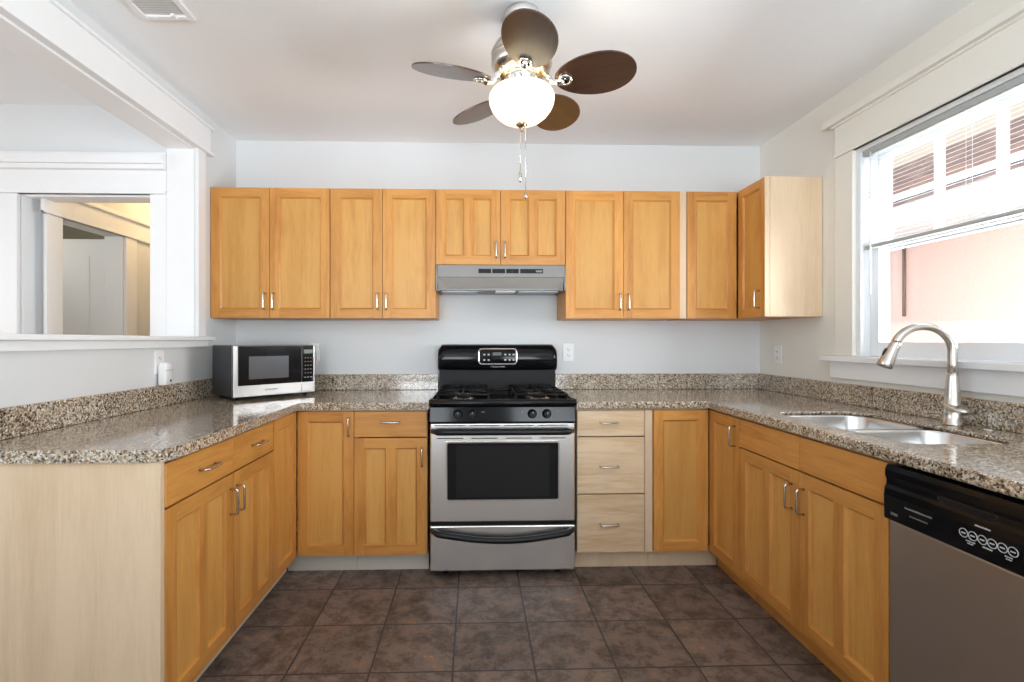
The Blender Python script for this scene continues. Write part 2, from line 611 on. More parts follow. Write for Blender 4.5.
# ---------------- left opening: jamb lining, header casing, sill rail
t = MB()
t.box(XL - 0.001, XL + 0.018, 2.735, 2.81, 1.257, 2.30)             # far upright casing
t.box(WL, XL - 0.001, 2.722, 2.735, 1.257, 2.30)                     # jamb face
struct(t.build('trim_1', 'trim', bevel=0.003))
t = MB()
t.box(XL, XL + 0.020, 0.1, 2.86, 2.318, 2.452)                       # header board
t.box(XL, XL + 0.034, 0.1, 2.875, 2.300, 2.318)                      # lower bead
t.box(XL, XL + 0.030, 0.1, 2.875, 2.452, 2.466)                      # upper fillet
t.box(WL, XL, 0.2, 2.722, 2.288, 2.300)                              # soffit lining
struct(t.build('trim_2', 'trim', bevel=0.003))
t = MB()
t.box(WL - 0.05, XL + 0.045, 0.1, 2.86, 1.235, 1.257)                # ledge
t.box(XL, XL + 0.022, 0.1, 2.83, 1.198, 1.235)                       # apron
struct(t.build('trim_3', 'trim', bevel=0.004))

# ---------------- adjoining room, hallway beyond its doorway
DX0, DX1, DZ = -2.49, -1.782, 2.038
w = MB()
w.box(-5.1, DX0, YA, YA + 0.12, 0, H)
w.box(DX1, WL, YA, YA + 0.12, 0, H)
w.box(DX0, DX1, YA, YA + 0.12, DZ, H)
struct(w.build('wall_dining', 'wall'))
w = MB()
w.box(-5.2, -5.1, -2.3, YA, 0, 0.5)
w.box(-5.2, -5.1, -2.3, YA, 2.3, H)
w.box(-5.2, -5.1, -2.3, -1.3, 0.5, 2.3)
w.box(-5.2, -5.1, 1.9, YA, 0.5, 2.3)
struct(w.build('wall_dining_left', 'wall'))
struct(MB().box(-5.1, XL, -2.45, -2.3, 0, H).build('wall_dining_front', 'wall'))
t = MB()
t.box(DX1, WL - 0.001, YA - 0.02, YA, 0, DZ)                         # right casing
t.box(DX0 - 0.11, DX0, YA - 0.02, YA, 0, DZ)
t.box(DX0 - 0.13, WL - 0.001, YA - 0.022, YA, DZ, DZ + 0.13)         # frieze
t.box(DX0 - 0.13, WL - 0.001, YA - 0.030, YA, DZ, DZ + 0.016)
t.box(DX0 - 0.16, WL - 0.001, YA - 0.05, YA, DZ + 0.13, DZ + 0.155)  # cap
t.box(DX0 - 0.17, WL - 0.001, YA - 0.065, YA, DZ + 0.155, DZ + 0.205)
t.box(DX0 - 0.16, WL - 0.001, YA - 0.035, YA, DZ + 0.205, DZ + 0.225)
t.box(DX1 - 0.012, DX1, YA, YA + 0.12, 0, DZ)                        # jamb linings
t.box(DX0, DX0 + 0.012, YA, YA + 0.12, 0, DZ)
t.box(DX0 + 0.012, DX1 - 0.012, YA, YA + 0.12, DZ - 0.012, DZ)
struct(t.build('trim_4', 'trim', bevel=0.003))
HX = -2.42                                                            # left wall of the hallway
HY0, HY1, HZ = 2.915, 3.43, 1.95
w = MB()
w.box(HX - 0.12, HX, YA + 0.12, HY0, 0, 2.45)
w.box(HX - 0.12, HX, HY1, 5.1, 0, 2.45)
w.box(HX - 0.12, HX, HY0, HY1, HZ, 2.45)
struct(w.build('wall_hallway_left', 'wall'))
struct(MB().box(HX - 0.12, WL, 5.1, 5.2, 0, 2.45).build('wall_hallway_back', 'hall'))
struct(MB().box(WL, WL + 0.1, D + 0.15, 5.2, 0, 2.45).build('wall_hallway_right', 'hall'))
struct(MB().box(-5.1, WL + 0.1, YA + 0.12, 5.2, 2.45, 2.5).build('ceiling_hallway', 'hall'))
w = MB()
w.box(-4.6, HX - 0.12, 4.3, 4.4, 0, 2.45)
w.box(-4.7, -4.6, YA + 0.12, 4.4, 0, 2.45)
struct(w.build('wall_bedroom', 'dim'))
t = MB()
t.box(HX, HX + 0.018, HY0 - 0.11, HY0, 0, HZ)
t.box(HX, HX + 0.018, HY1, HY1 + 0.11, 0, HZ)
t.box(HX, HX + 0.022, HY0 - 0.13, HY1 + 0.9, HZ, HZ + 0.12)
t.box(HX, HX + 0.030, HY0 - 0.13, HY1 + 0.14, HZ, HZ + 0.014)
t.box(HX, HX + 0.045, HY0 - 0.15, HY1 + 0.95, HZ + 0.12, HZ + 0.15)
t.box(HX, HX + 0.035, YA + 0.12, 5.1, 2.36, 2.449)
t.box(HX - 0.12, HX, HY1 - 0.014, HY1, 0, HZ)
t.box(HX - 0.12, HX, HY0, HY0 + 0.014, 0, HZ)
t.box(HX, HX + 0.02, 4.05, 4.16, 0, HZ)
struct(t.build('trim_5', 'trim', bevel=0.003))
dr = MB()
dr.box(-3.10, HX - 0.125, 3.44, 3.475, 0.01, 1.935)
for z0, z1 in ((0.22, 0.95), (1.06, 1.82)):
    dr.box(-2.99, HX - 0.235, 3.435, 3.441, z0, z1)
d1 = struct(dr.build('door_1', 'trim', bevel=0.003), 'white panel door standing open in the hallway beyond the dining doorway')
MB().box(HX - 0.128, HX - 0.116, 3.428, 3.441, 1.62, 1.72).build('hinge', 'nickel', d1)
MB().box(HX - 0.128, HX - 0.116, 3.428, 3.441, 0.25, 0.35).build('hinge', 'nickel', d1)

# ---------------- window on the right wall
t = MB()
t.box(XR - 0.02, XR, WY1, WY1 + 0.12, WZ0, WZ1)                      # far casing
t.box(XR - 0.02, XR, WY0 - 0.12, WY0, WZ0, WZ1)
t.box(XR - 0.022, XR, WY0 - 0.12, WY1 + 0.12, WZ1, 2.355)            # head casing
t.box(XR - 0.05, XR, WY0 - 0.17, WY1 + 0.18, 2.355, 2.392)           # cap
t.box(XR - 0.032, XR, WY0 - 0.14, WY1 + 0.135, 2.342, 2.355)
t.box(XR - 0.03, XR, WY0 - 0.12, WY1 + 0.12, WZ1, WZ1 + 0.018)
struct(t.build('trim_6', M['wall_warm'], bevel=0.003))
t = MB()
t.box(XR - 0.055, XR + 0.09, WY0 - 0.18, WY1 + 0.185, WZ0 - 0.030, WZ0 - 0.001)
t.box(XR - 0.022, XR, WY0 - 0.14, WY1 + 0.155, WZ0 - 0.118, WZ0 - 0.030)
struct(t.build('trim_7', M['trim'], bevel=0.004))

wn = bpy.data.objects.new('window_1', None)
COL.objects.link(wn)
wn.location = (XR, (WY0 + WY1) / 2, WZ0)
wn['kind'] = 'structure'
def wpart(name, mb, mat, bevel=0.002, parent=None):
    o = mb.build(name, mat, None, bevel)
    o.parent = parent or wn
    if not parent:
        o.location = -wn.location
    return o
t = MB()
t.box(XR + 0.001, XR + 0.149, WY1 - 0.026, WY1, WZ0, WZ1)
t.box(XR + 0.001, XR + 0.149, WY0, WY0 + 0.026, WZ0, WZ1)
t.box(XR + 0.001, XR + 0.149, WY0 + 0.026, WY1 - 0.026, WZ1 - 0.02, WZ1)
t.box(XR + 0.09, XR + 0.17, WY0 + 0.026, WY1 - 0.026, WZ0 - 0.03, WZ0 + 0.012)
wpart('window_frame', t, 'sash')
ya, yb = WY0 + 0.028, WY1 - 0.028
MR = 1.69                                                            # meeting rails
t = MB()                                                             # lower sash, room side
x0, x1 = XR + 0.050, XR + 0.085
t.box(x0, x1, yb - 0.047, yb, WZ0 + 0.002, MR + 0.02)
t.box(x0, x1, ya, ya + 0.047, WZ0 + 0.002, MR + 0.02)
t.box(x0, x1, ya + 0.047, yb - 0.047, WZ0 + 0.002, WZ0 + 0.070)
t.box(x0, x1, ya + 0.047, yb - 0.047, MR - 0.012, MR + 0.02)
ls = wpart('lower_sash', t, 'sash')
g = MB().box(x0 + 0.015, x0 + 0.019, ya + 0.047, yb - 0.047, WZ0 + 0.070, MR - 0.012).build('pane', 'glass', ls)
MB().lathe([(0.012, 0), (0.012, 0.01), (0.004, 0.014)], (x0 - 0.014, 1.42, WZ0 + 0.040), 14, 0, 'X').build('sash_lift', 'sash', ls)
t = MB()                                                             # upper sash, outer track
x0, x1 = XR + 0.090, XR + 0.122
t.box(x0, x1, yb - 0.047, yb, MR - 0.02, WZ1 - 0.022)
t.box(x0, x1, ya, ya + 0.047, MR - 0.02, WZ1 - 0.022)
t.box(x0, x1, ya + 0.047, yb - 0.047, MR - 0.02, MR + 0.015)
t.box(x0, x1, ya + 0.047, yb - 0.047, WZ1 - 0.065, WZ1 - 0.022)
yi0, yi1 = ya + 0.047, yb - 0.047
for k in range(1, 4):
    yy = yi0 + (yi1 - yi0) * k / 4
    t.box(x0 + 0.002, x1 - 0.002, yy - 0.013, yy + 0.013, MR + 0.015, WZ1 - 0.065)
t.box(x0 + 0.003, x1 - 0.003, yi0, yi1, 1.905, 1.930)
us = wpart('upper_sash', t, 'sash')
MB().box(x0 + 0.013, x0 + 0.017, yi0, yi1, MR + 0.015, WZ1 - 0.065).build('pane', 'glass', us)

# ------------------------------------------------------------------ outside
struct(MB().box(2.06, 9, -6, 12, -0.5, -0.4).build('ground_outside', 'concrete'))
nh = thing('neighbor_house', 'pink stucco house with tiled eave seen outside the kitchen window', 'house', (3.3, 3, -0.4))
def nb(mb, name, mat, **k):
    o = mb.build(name, mat, nh, **k)
    o.location = -nh.location
    return o
nb(MB().box(3.3, 3.5, -3, 9, -0.4, 2.18), 'stucco_wall', 'stucco')
nb(MB().box(2.86, 3.5, -3, 9, 2.02, 2.06).box(2.84, 2.87, -3, 9, 2.0, 2.14), 'eave_board', 'eave')
rt = MB()
y = -2.9
while y < 8.8:
    rows = 4
    for r in range(rows):
        a0, a1 = r / rows, (r + 1.12) / rows
        jit = random.uniform(-0.012, 0.012)
        xa, xb = 2.80 + 1.2 * a0, 2.80 + 1.2 * a1
        za, zb = 2.15 + 0.66 * a0 + 0.03, 2.15 + 0.66 * a1
        ring0, ring1 = [], []
        for i in range(7):
            an = PI * i / 6
            ring0.append((xa, y + jit + 0.105 * math.cos(an), za + 0.075 * math.sin(an)))
            ring1.append((xb, y + jit + 0.085 * math.cos(an), zb + 0.062 * math.sin(an)))
        rt.loft([ring0, ring1], 0, True, True, True, False)
    y += 0.235
rt.hexa([(2.84, -3, 2.13), (4.0, -3, 2.77), (4.0, 9, 2.77), (2.84, 9, 2.13), (2.84, -3, 2.16), (4.0, -3, 2.80), (4.0, 9, 2.80), (2.84, 9, 2.16)])
nb(rt, 'roof_tiles', 'rooftile')
nb(MB().box(4.0, 4.2, -3, 9, 2.2, 5.0), 'upper_wall', 'beigewall')
nb(MB().tube([(3.29, 3.64, 1.42), (3.29, 3.64, 2.02)], 0.011), 'conduit', 'cable')

# ------------------------------------------------------------------ cabinets
def handle_mesh(length=0.095, proj=0.030, r=0.0045, vertical=True):
    mb = MB()
    h = length / 2
    rr = 0.010
    pts = [(-h, 0, 0), (-h, -(proj - rr), 0)]
    for i in range(1, 5):
        a = PI / 2 * i / 4
        pts.append((-h + rr - rr * math.cos(a), -(proj - rr) - rr * math.sin(a), 0))
    pts += [(-x, y, 0) for x, y, _ in reversed(pts)]
    if vertical:
        pts = [(0, y, x) for x, y, _ in pts]
    mb.tube(pts, r, 10)
    return mb
_hm = {}
def handle(parent, x, z, vertical=True, y=0.0):
    if vertical not in _hm:
        o = handle_mesh(vertical=vertical).build('handle', 'nickel', parent)
        _hm[vertical] = o.data
    else:
        o = bpy.data.objects.new('handle', _hm[vertical])
        COL.objects.link(o)
        o.parent = parent
    o.location = (x, y, z)
    return o

def door(parent, x0, x1, z0, z1, panels=1, sw=0.052, th=0.020, vmat='wz', hmat='wx', pmat='panel'):
    """frame-and-panel door, face at y=0, frame th thick, panel sunk behind bevelled edges"""
    g = 0.0015
    x0 += g; x1 -= g; z0 += g; z1 -= g
    mb = MB()
    mb.box(x0, x0 + sw, 0, th, z0, z1, 0)
    mb.box(x1 - sw, x1, 0, th, z0, z1, 0)
    mb.box(x0 + sw, x1 - sw, 0, th, z1 - sw, z1, 1)
    mb.box(x0 + sw, x1 - sw, 0, th, z0, z0 + sw, 1)
    xs = [x0 + sw]
    if panels == 2:
        m = (x0 + x1) / 2
        mb.box(m - sw * 0.46, m + sw * 0.46, 0, th, z0 + sw, z1 - sw, 0)
        xs += [m - sw * 0.46, m + sw * 0.46]
    xs.append(x1 - sw)
    bw, bd = 0.009, 0.011
    opens = [(xs[i], xs[i + 1]) for i in range(0, len(xs), 2)]
    for a, b in opens:
        c, d = z0 + sw, z1 - sw
        O = [mb.v(p) for p in ((a, 0.0005, c), (b, 0.0005, c), (b, 0.0005, d), (a, 0.0005, d))]
        I = [mb.v(p) for p in ((a + bw, bd, c + bw), (b - bw, bd, c + bw), (b - bw, bd, d - bw), (a + bw, bd, d - bw))]
        for i, mi in ((0, 1), (1, 0), (2, 1), (3, 0)):
            j = (i + 1) % 4
            mb.face([O[i], O[j], I[j], I[i]], mi)
    o = mb.build('door', [vmat, hmat], parent)
    pm = MB()
    for a, b in opens:
        pm.box(a - 0.001, b + 0.001, bd, bd + 0.006, z0 + sw - 0.001, z1 - sw + 0.001)
    pm.build('panel', pmat, o)
    return o

def drawer(parent, x0, x1, z0, z1, mat='wx', th=0.020, name='drawer'):
    g = 0.0015
    return MB().box(x0 + g, x1 - g, 0, th, z0 + g, z1 - g).build(name, mat, parent, bevel=0.002)

def carcass(parent, w, d, z0, z1, y0=0.021, mat='pale', top=False, t=0.016, name='body'):
    mb = MB()
    mb.box(0.0006, t, y0, d, z0, z1)
    mb.box(w - t, w - 0.0006, y0, d, z0, z1)
    mb.box(t, w - t, y0, d, z0, z0 + t)
    mb.box(t, w - t, d - 0.006, d, z0 + t, z1)
    mb.box(t, w - t, y0, y0 + 0.018, z1 - 0.03, z1)
    if top:
        mb.box(t, w - t, y0 + 0.018, d - 0.006, z1 - t, z1)
    return mb.build(name, mat, parent)

# ---- upper cabinets on the back wall (local frame = world at door face)
YU = 2.885
UZ0, UZ1 = 1.366, 2.130
def upper(label, x0, x1, z0=UZ0, z1=UZ1, split=None, panels=1, hz=None, name='upper_cabinet'):
    t = thing(name, label, 'cabinet', (x0, YU, 0), 0, 'maple upper cabinets')
    w = x1 - x0
    carcass(t, w, D - YU - 0.002, z0, z1, mat='wz', top=True)
    hz = hz or z0 + 0.098
    a = door(t, 0, split - x0, z0, z1, panels)
    b = door(t, split - x0, w, z0, z1, panels)
    handle(a, split - x0 - 0.026, hz)
    handle(b, split - x0 + 0.026, hz)
    return t
upper('tall maple wall cabinet in the left corner, above the microwave', -1.541, -0.850, split=-1.2)
upper('tall maple wall cabinet between the left corner one and the range hood', -0.848, -0.2305, split=-0.543)
upper('short maple wall cabinet with two-panel doors directly above the range hood', -0.2295, 0.5405, 1.683, UZ1, 0.153, 2, 1.683 + 0.088)
t = upper('tall maple wall cabinet right of the range hood', 0.5415, 1.231, split=0.889)
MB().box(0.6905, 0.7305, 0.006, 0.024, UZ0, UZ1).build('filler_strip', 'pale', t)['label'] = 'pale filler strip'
# corner cabinet
t = thing('upper_cabinet', 'narrow single-door maple wall cabinet in the right back corner without a handle', 'cabinet', (1.2735, YU, 0), 0, 'maple upper cabinets')
carcass(t, XR - 1.2735 - 0.001, D - YU - 0.002, UZ0, UZ1, mat='wz', top=True)
door(t, 0, 0.302, UZ0, UZ1)
# right wall cabinet, its door looking left, pale side towards the camera
YS = 2.614
t = thing('upper_cabinet', 'maple wall cabinet on the right wall with a pale side panel facing the room', 'cabinet', (1.581, YU - 0.001, 0), -PI / 2, 'maple upper cabinets')
wd = YU - 0.001 - YS
carcass(t, wd, XR - 1.581 - 0.002, UZ0, UZ1, mat='wz', top=True)
dd = door(t, 0.004, wd, UZ0, UZ1, sw=0.045)
handle(dd, wd - 0.045, UZ0 + 0.098)
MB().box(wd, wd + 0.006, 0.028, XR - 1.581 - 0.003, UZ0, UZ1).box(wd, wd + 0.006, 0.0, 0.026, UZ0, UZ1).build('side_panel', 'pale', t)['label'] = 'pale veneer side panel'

# ---- base cabinets
BZ0, BZ1, BT = 0.112, 0.866, 0.875
YB = 2.56
XLF, XRF = -0.925, 1.25
def base(label, origin, rz, w, depth, kick='kick', kx=0.0, kw=0.0):
    t = thing('base_cabinet', label, 'cabinet', origin, rz, 'maple base cabinets')
    carcass(t, w, depth, BZ0 - 0.008, BT)
    MB().box(0.001 + kx, w + kw - 0.001, 0.082, 0.098, 0, BZ0 - 0.009).build('toe_kick', kick, t)['label'] = 'painted toe kick'
    return t
db = D - YB - 0.004
# back run, left of the range
t = base('narrow base cabinet with one tall door in the left back corner', (-0.9225, YB, 0), 0, 0.2925, db, kx=-0.08)
d0 = door(t, 0.0, 0.2925, BZ0, BZ1)
handle(d0, 0.2925 - 0.024, 0.785)
t = base('base cabinet with one drawer over a two-panel door, immediately left of the range', (-0.63, YB, 0), 0, 0.382, db)
dw_ = drawer(t, 0, 0.381, 0.729, BZ1)
handle(dw_, 0.19, 0.810, False)
d0 = door(t, 0, 0.381, BZ0, 0.726, 2)
handle(d0, 0.381 - 0.026, 0.627)
# back run, right of the range
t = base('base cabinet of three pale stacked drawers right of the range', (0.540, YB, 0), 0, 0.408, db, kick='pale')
for z0, z1, hz in ((0.727, BZ1, 0.802), (0.423, 0.724, 0.570), (BZ0, 0.420, 0.264)):
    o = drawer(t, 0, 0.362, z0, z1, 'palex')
    handle(o, 0.17, hz, False)
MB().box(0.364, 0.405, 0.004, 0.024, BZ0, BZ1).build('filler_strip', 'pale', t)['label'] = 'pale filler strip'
t = base('base cabinet with one handleless tall door in the right back corner', (0.9485, YB, 0), 0, 0.300, db, kick='pale', kw=0.082)
door(t, 0, 0.297, BZ0, BZ1)
# right run (faces left)
dr_ = XR - XRF - 0.004
t = base('narrow base cabinet with one tall door at the corner end of the sink run', (XRF, 2.566, 0), -PI / 2, 0.295, dr_, kick='wx', kx=-0.074)
d0 = door(t, 0.004, 0.295, BZ0, BZ1)
handle(d0, 0.295 - 0.032, 0.775)
t = base('wide sink base cabinet with two false drawer fronts over two doors', (XRF, 2.270, 0), -PI / 2, 0.836, dr_, kick='wx')
drawer(t, 0, 0.427, 0.733, BZ1, name='drawer_front')
drawer(t, 0.427, 0.835, 0.733, BZ1, name='drawer_front')
d0 = door(t, 0, 0.427, BZ0, 0.730, 2)
handle(d0, 0.427 - 0.040, 0.622)
d0 = door(t, 0.427, 0.835, BZ0, 0.730, 2)
handle(d0, 0.427 + 0.030, 0.622)
# left run (faces right)
dl = abs(XL - XLF) - 0.004
t = base('left base cabinet with two drawers over two doors and pale end panel', (XLF, 1.487, 0), PI / 2, 0.782, dl)
for x0, x1, hx in ((0, 0.408, 0.225), (0.408, 0.782, 0.610)):
    o = drawer(t, x0, x1, 0.731, BZ1)
    handle(o, hx, 0.800, False)
d0 = door(t, 0, 0.408, BZ0, 0.728, 2)
handle(d0, 0.408 - 0.026, 0.625)
d0 = door(t, 0.408, 0.782, BZ0, 0.728, 2)
handle(d0, 0.408 + 0.026, 0.625)
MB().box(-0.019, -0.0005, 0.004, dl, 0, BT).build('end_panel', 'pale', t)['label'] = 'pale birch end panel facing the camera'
t = base('narrow base cabinet with one handleless tall door at the inner corner of the left counter', (XLF, 2.270, 0), PI / 2, 0.288, dl, kw=0.084)
door(t, 0, 0.286, BZ0, BZ1, sw=0.05)

# ------------------------------------------------------------------ countertops
def slab_stepped(outline, hole, hole2, z0, zm, z1):
    bm = bmesh.new()
    def fill(loops, z):
        es, out = [], []
        for loop in loops:
            vs = [bm.verts.new((x, y, z)) for x, y in loop]
            out.append(vs)
            for i in range(len(vs)):
                es.append(bm.edges.new((vs[i], vs[(i + 1) % len(vs)])))
        bmesh.ops.triangle_fill(bm, use_beauty=True, use_dissolve=False, edges=es)
        return out
    def wall(a, b):
        for i in range(len(a)):
            j = (i + 1) % len(a)
            bm.faces.new((a[i], a[j], b[j], b[i]))
    o1, h1 = fill([outline, hole], z1)
    o0, h0 = fill([outline, hole2], z0)
    wall(o1, o0)
    hm = [bm.verts.new((x, y, zm)) for x, y in hole]
    hn = [bm.verts.new((x, y, zm)) for x, y in hole2]
    wall(h1, hm)
    wall(hm, hn)
    wall(hn, h0)
    mb = MB()
    mb.bm.free()
    mb.bm = bm
    return mb
def slab(outline, holes, z0, z1):
    bm = bmesh.new()
    edges = []
    for loop in [outline] + holes:
        vs = [bm.verts.new((x, y, z1)) for x, y in loop]
        for i in range(len(vs)):
            edges.append(bm.edges.new((vs[i], vs[(i + 1) % len(vs)])))
    bmesh.ops.triangle_fill(bm, use_beauty=True, use_dissolve=False, edges=edges)
    ret = bmesh.ops.extrude_face_region(bm, geom=bm.faces[:])
    bmesh.ops.translate(bm, verts=[v for v in ret['geom'] if isinstance(v, bmesh.types.BMVert)], vec=(0, 0, z0 - z1))
    mb = MB()
    mb.bm.free()
    mb.bm = bm
    return mb
SX0, SX1 = -0.2326, 0.5244
YC, XLC, XRC = 2.535, -0.902, 1.228
YE = 1.455
ct = thing('countertop', 'polished speckled granite countertop on the left, carrying the microwave', 'countertop', (XL, D, 0.876), 0)
def rel(mb, name, mat, par, **k):
    o = mb.build(name, mat, par, **k)
    o.location = -par.location
    return o
rc = 0.07
out = [(XL + 0.002, YE)]
for i in range(9):
    a = -PI / 2 + PI / 2 * i / 8
    out.append((XLC - rc + rc * math.cos(a), YE + rc + rc * math.sin(a)))
out += [(XLC, YC - 0.03), (XLC + 0.009, YC - 0.009), (XLC + 0.03, YC), (SX0 - 0.003, YC), (SX0 - 0.003, D - 0.002), (XL + 0.002, D - 0.002)]
rel(slab(out, [], 0.876, 0.914), 'slab', 'granite', ct, bevel=0.012, seg=4, angle=0.9)
rel(MB().box(XL + 0.002, XL + 0.022, YE + 0.01, D - 0.002, 0.9145, 1.016), 'backsplash', 'granite', ct, bevel=0.003)
rel(MB().box(XL + 0.023, SX0 - 0.003, D - 0.022, D - 0.002, 0.9145, 1.016), 'backsplash', 'granite', ct, bevel=0.003)
cr = thing('countertop', 'polished speckled granite countertop on the right, holding the sink', 'countertop', (XR, D, 0.876), 0)
YE2 = 0.80
out = [(SX1 + 0.003, YC), (XRC - 0.012, YC), (XRC, YC - 0.012), (XRC, YE2), (XR - 0.002, YE2), (XR - 0.002, D - 0.002), (SX1 + 0.003, D - 0.002)]
hole = rrect(1.335, 1.735, 1.475, 2.155, 0.075)
hole2 = rrect(1.295, 1.765, 1.436, 2.195, 0.075)
rel(slab_stepped(out, hole, hole2, 0.876, 0.898, 0.914), 'slab', 'granite', cr, bevel=0.008, seg=4, angle=0.9)
rel(MB().box(XR - 0.022, XR - 0.002, YE2, D - 0.002, 0.9145, 1.016), 'backsplash', 'granite', cr, bevel=0.003)
rel(MB().box(SX1 + 0.003, XR - 0.023, D - 0.022, D - 0.002, 0.9145, 1.016), 'backsplash', 'granite', cr, bevel=0.003)

# ------------------------------------------------------------------ sink
sk = thing('sink', 'double-bowl stainless steel sink set under the right countertop', 'sink', (1.535, 1.80, 0.700))
def basin(x0, x1, y0, y1, name):
    mb = MB()
    rings = []
    for inset, z, r in ((-0.012, 0.8972, 0.08), (0.002, 0.8972, 0.07), (0.005, 0.890, 0.07), (0.012, 0.735, 0.065), (0.022, 0.712, 0.06), (0.045, 0.702, 0.05)):
        rings.append([(x, y, z) for x, y in rrect(x0 + inset, x1 - inset, y0 + inset, y1 - inset, r)])
    mb.loft(rings, 0, True, False, True)
    rr = [[(x, y, z) for x, y in rrect(x0 + i, x1 - i, y0 + i, y1 - i, r)] for i, z, r in ((-0.012, 0.8965, 0.08), (-0.004, 0.8965, 0.07), (0.008, 0.72, 0.06), (0.045, 0.698, 0.05))]
    mb.loft(rr, 0, True, False, True)
    o = rel(mb, name, 'sinksteel', sk)
    cx, cy = (x0 + x1) / 2 + 0.03, (y0 + y1) / 2
    dn = MB().lathe([(0.044, 0.7025), (0.044, 0.7045), (0.034, 0.7045), (0.030, 0.7032), (0.0, 0.7032)], (cx, cy, 0), 24, 0, 'Z', False, False).build('drain', 'chrome', o)
    return o
basin(1.332, 1.738, 1.810, 2.157, 'basin')
basin(1.332, 1.738, 1.472, 1.784, 'basin')
# ------------------------------------------------------------------ faucet
FX, FY, FZ = 1.817, 1.800, 0.9145
fa = thing('faucet', 'tall gooseneck brushed-nickel pull-down faucet behind the sink', 'faucet', (FX, FY, FZ), PI - math.radians(13))
mb = MB()
mb.lathe([(0.031, 0), (0.031, 0.004), (0.0275, 0.008), (0.0275, 0.056), (0.0285, 0.062), (0.0285, 0.078), (0.026, 0.084), (0.0230, 0.12), (0.0175, 0.185), (0.0170, 0.197)], seg=28)
mb.build('body', 'nickel', fa)
pts = [(0, 0, 0.195), (0, 0, 0.23), (0, 0, 0.26)]
R = 0.097
cz = 0.281
for i in range(0, 19):
    a = PI - math.radians(162) * i / 18
    pts.append((R + R * math.cos(a), 0, cz + R * 0.97 * math.sin(a)))
sp = MB().tube(pts, 0.0155, 16).build('spout', 'nickel', fa)
e = Vector(pts[-1]); dirv = (Vector(pts[-1]) - Vector(pts[-2])).normalized()
hp = [tuple(e + dirv * s) for s in (-0.002, 0.004, 0.012, 0.032, 0.078, 0.097, 0.100)]
sh = MB().tube(hp, [0.0170, 0.0180, 0.0185, 0.0195, 0.0255, 0.0270, 0.0240], 20).build('spray_head', 'nickel', fa)
MB().tube([tuple(e + dirv * s + Vector((0.0200, 0, 0.008))) for s in (0.030, 0.046, 0.060)], [0.004, 0.006, 0.004], 8).build('spray_button', 'plastic', sh)
# lever paddle at the right side
lv = MB()
ring = []
for z, k in ((0.064, 0.88), (0.069, 1.0), (0.078, 0.97), (0.083, 0.62)):
    r = []
    for i in range(24):
        a = 2 * PI * i / 24
        x, yy = math.cos(a), math.sin(a)
        r.append((0.036 * k * x, (0.055 * k) * yy + 0.020, z - 0.010 * (math.sin(a) + 0.4)))
    ring.append(r)
lv.m = Matrix.Rotation(math.radians(-2), 4, 'Z')
lv.loft(ring)
lv.build('lever', 'nickel', fa)
o = tag(MB().lathe([(0.021, 0), (0.021, 0.003), (0.015, 0.006), (0.0, 0.0062)], (1.838, 1.69, 0.9143), 24).build('hole_cover', 'nickel'),
        'small round metal hole cover on the counter beside the faucet', 'hole cover')

# ------------------------------------------------------------------ gas range
YR = 2.52
rg = thing('gas_range', 'freestanding black and stainless gas range between the base cabinets', 'stove', (SX0, YR, 0))
RW = SX1 - SX0
MB().box(0.003, RW - 0.003, 0.045, 0.655, 0.035, 0.895).build('body', 'enamel', rg)
def rounded_door(z0, z1, th=0.040):
    return MB().box(0.002, RW - 0.002, 0, th, z0, z1)
od = rounded_door(0.297, 0.806).build('oven_door', 'steel', rg, bevel=0.006, seg=3)
b = MB()
wx0, wx1, wz0, wz1 = 0.082, RW - 0.082, 0.404, 0.714
O = rrect(wx0, wx1, wz0, wz1, 0.012, 3)
I = rrect(wx0 + 0.009, wx1 - 0.009, wz0 + 0.009, wz1 - 0.009, 0.008, 3)
b.loft([[(x, -0.0005, z) for x, z in O], [(x, -0.005, z) for x, z in O], [(x, -0.005, z) for x, z in I], [(x, -0.0005, z) for x, z in I]], 0, False, False, False)
b.build('window_bezel', 'chrome', od)
MB().box(wx0 + 0.009, wx1 - 0.009, -0.0015, 0.0, wz0 + 0.009, wz1 - 0.009).build('oven_window', 'ovenglass', od)
MB().box(wx0 + 0.055, wx1 - 0.055, -0.0022, -0.0014, wz0 + 0.022, wz1 - 0.022).build('window_screen', 'oveninner', od)
# towel-bar handle, ends curving back to the door
def bar(z, sag, r=0.017, name='handle', x0=0.018, x1=None, par=od, proj=0.045, sq=1.0):
    x1 = x1 or RW - 0.018
    pts = []
    n = 24
    for i in range(n + 1):
        u = i / n
        x = x0 + (x1 - x0) * u
        k = min(1.0, min(u, 1 - u) / 0.045)
        yy = -proj * math.sin(k * PI / 2) if k < 1 else -proj
        pts.append((x, yy + 0.004, z - sag * math.sin(PI * u)))
    return MB().tube(pts, r, 12).build(name, 'plastic', par)
bar(0.768, 0.0)
vs = MB()
for k in range(4):
    xa = 0.028 + k * 0.178
    vs.box(xa, xa + 0.155, -0.0012, 0.002, 0.793, 0.797)
    vs.box(xa + 0.01, xa + 0.145, -0.0012, 0.002, 0.727, 0.731)
vs.build('door_vent', 'dark', od)
sd = rounded_door(0.042, 0.276).build('storage_drawer', 'steel', rg, bevel=0.006, seg=3)
bar(0.252, 0.042, 0.016, x0=0.014, x1=RW - 0.014, par=sd, proj=0.035)
MB().box(0.012, RW - 0.012, 0.01, 0.05, 0.278, 0.296).build('gap_strip', 'plastic', rg)
for sx in (0.08, RW - 0.08):
    MB().lathe([(0.018, 0.0), (0.018, 0.012), (0.012, 0.014), (0.012, 0.036)], (sx, 0.085, 0), 16).build('foot', 'plastic', rg)
    MB().lathe([(0.018, 0.0), (0.018, 0.012), (0.012, 0.014), (0.012, 0.036)], (sx, 0.58, 0), 16).build('foot', 'plastic', rg)
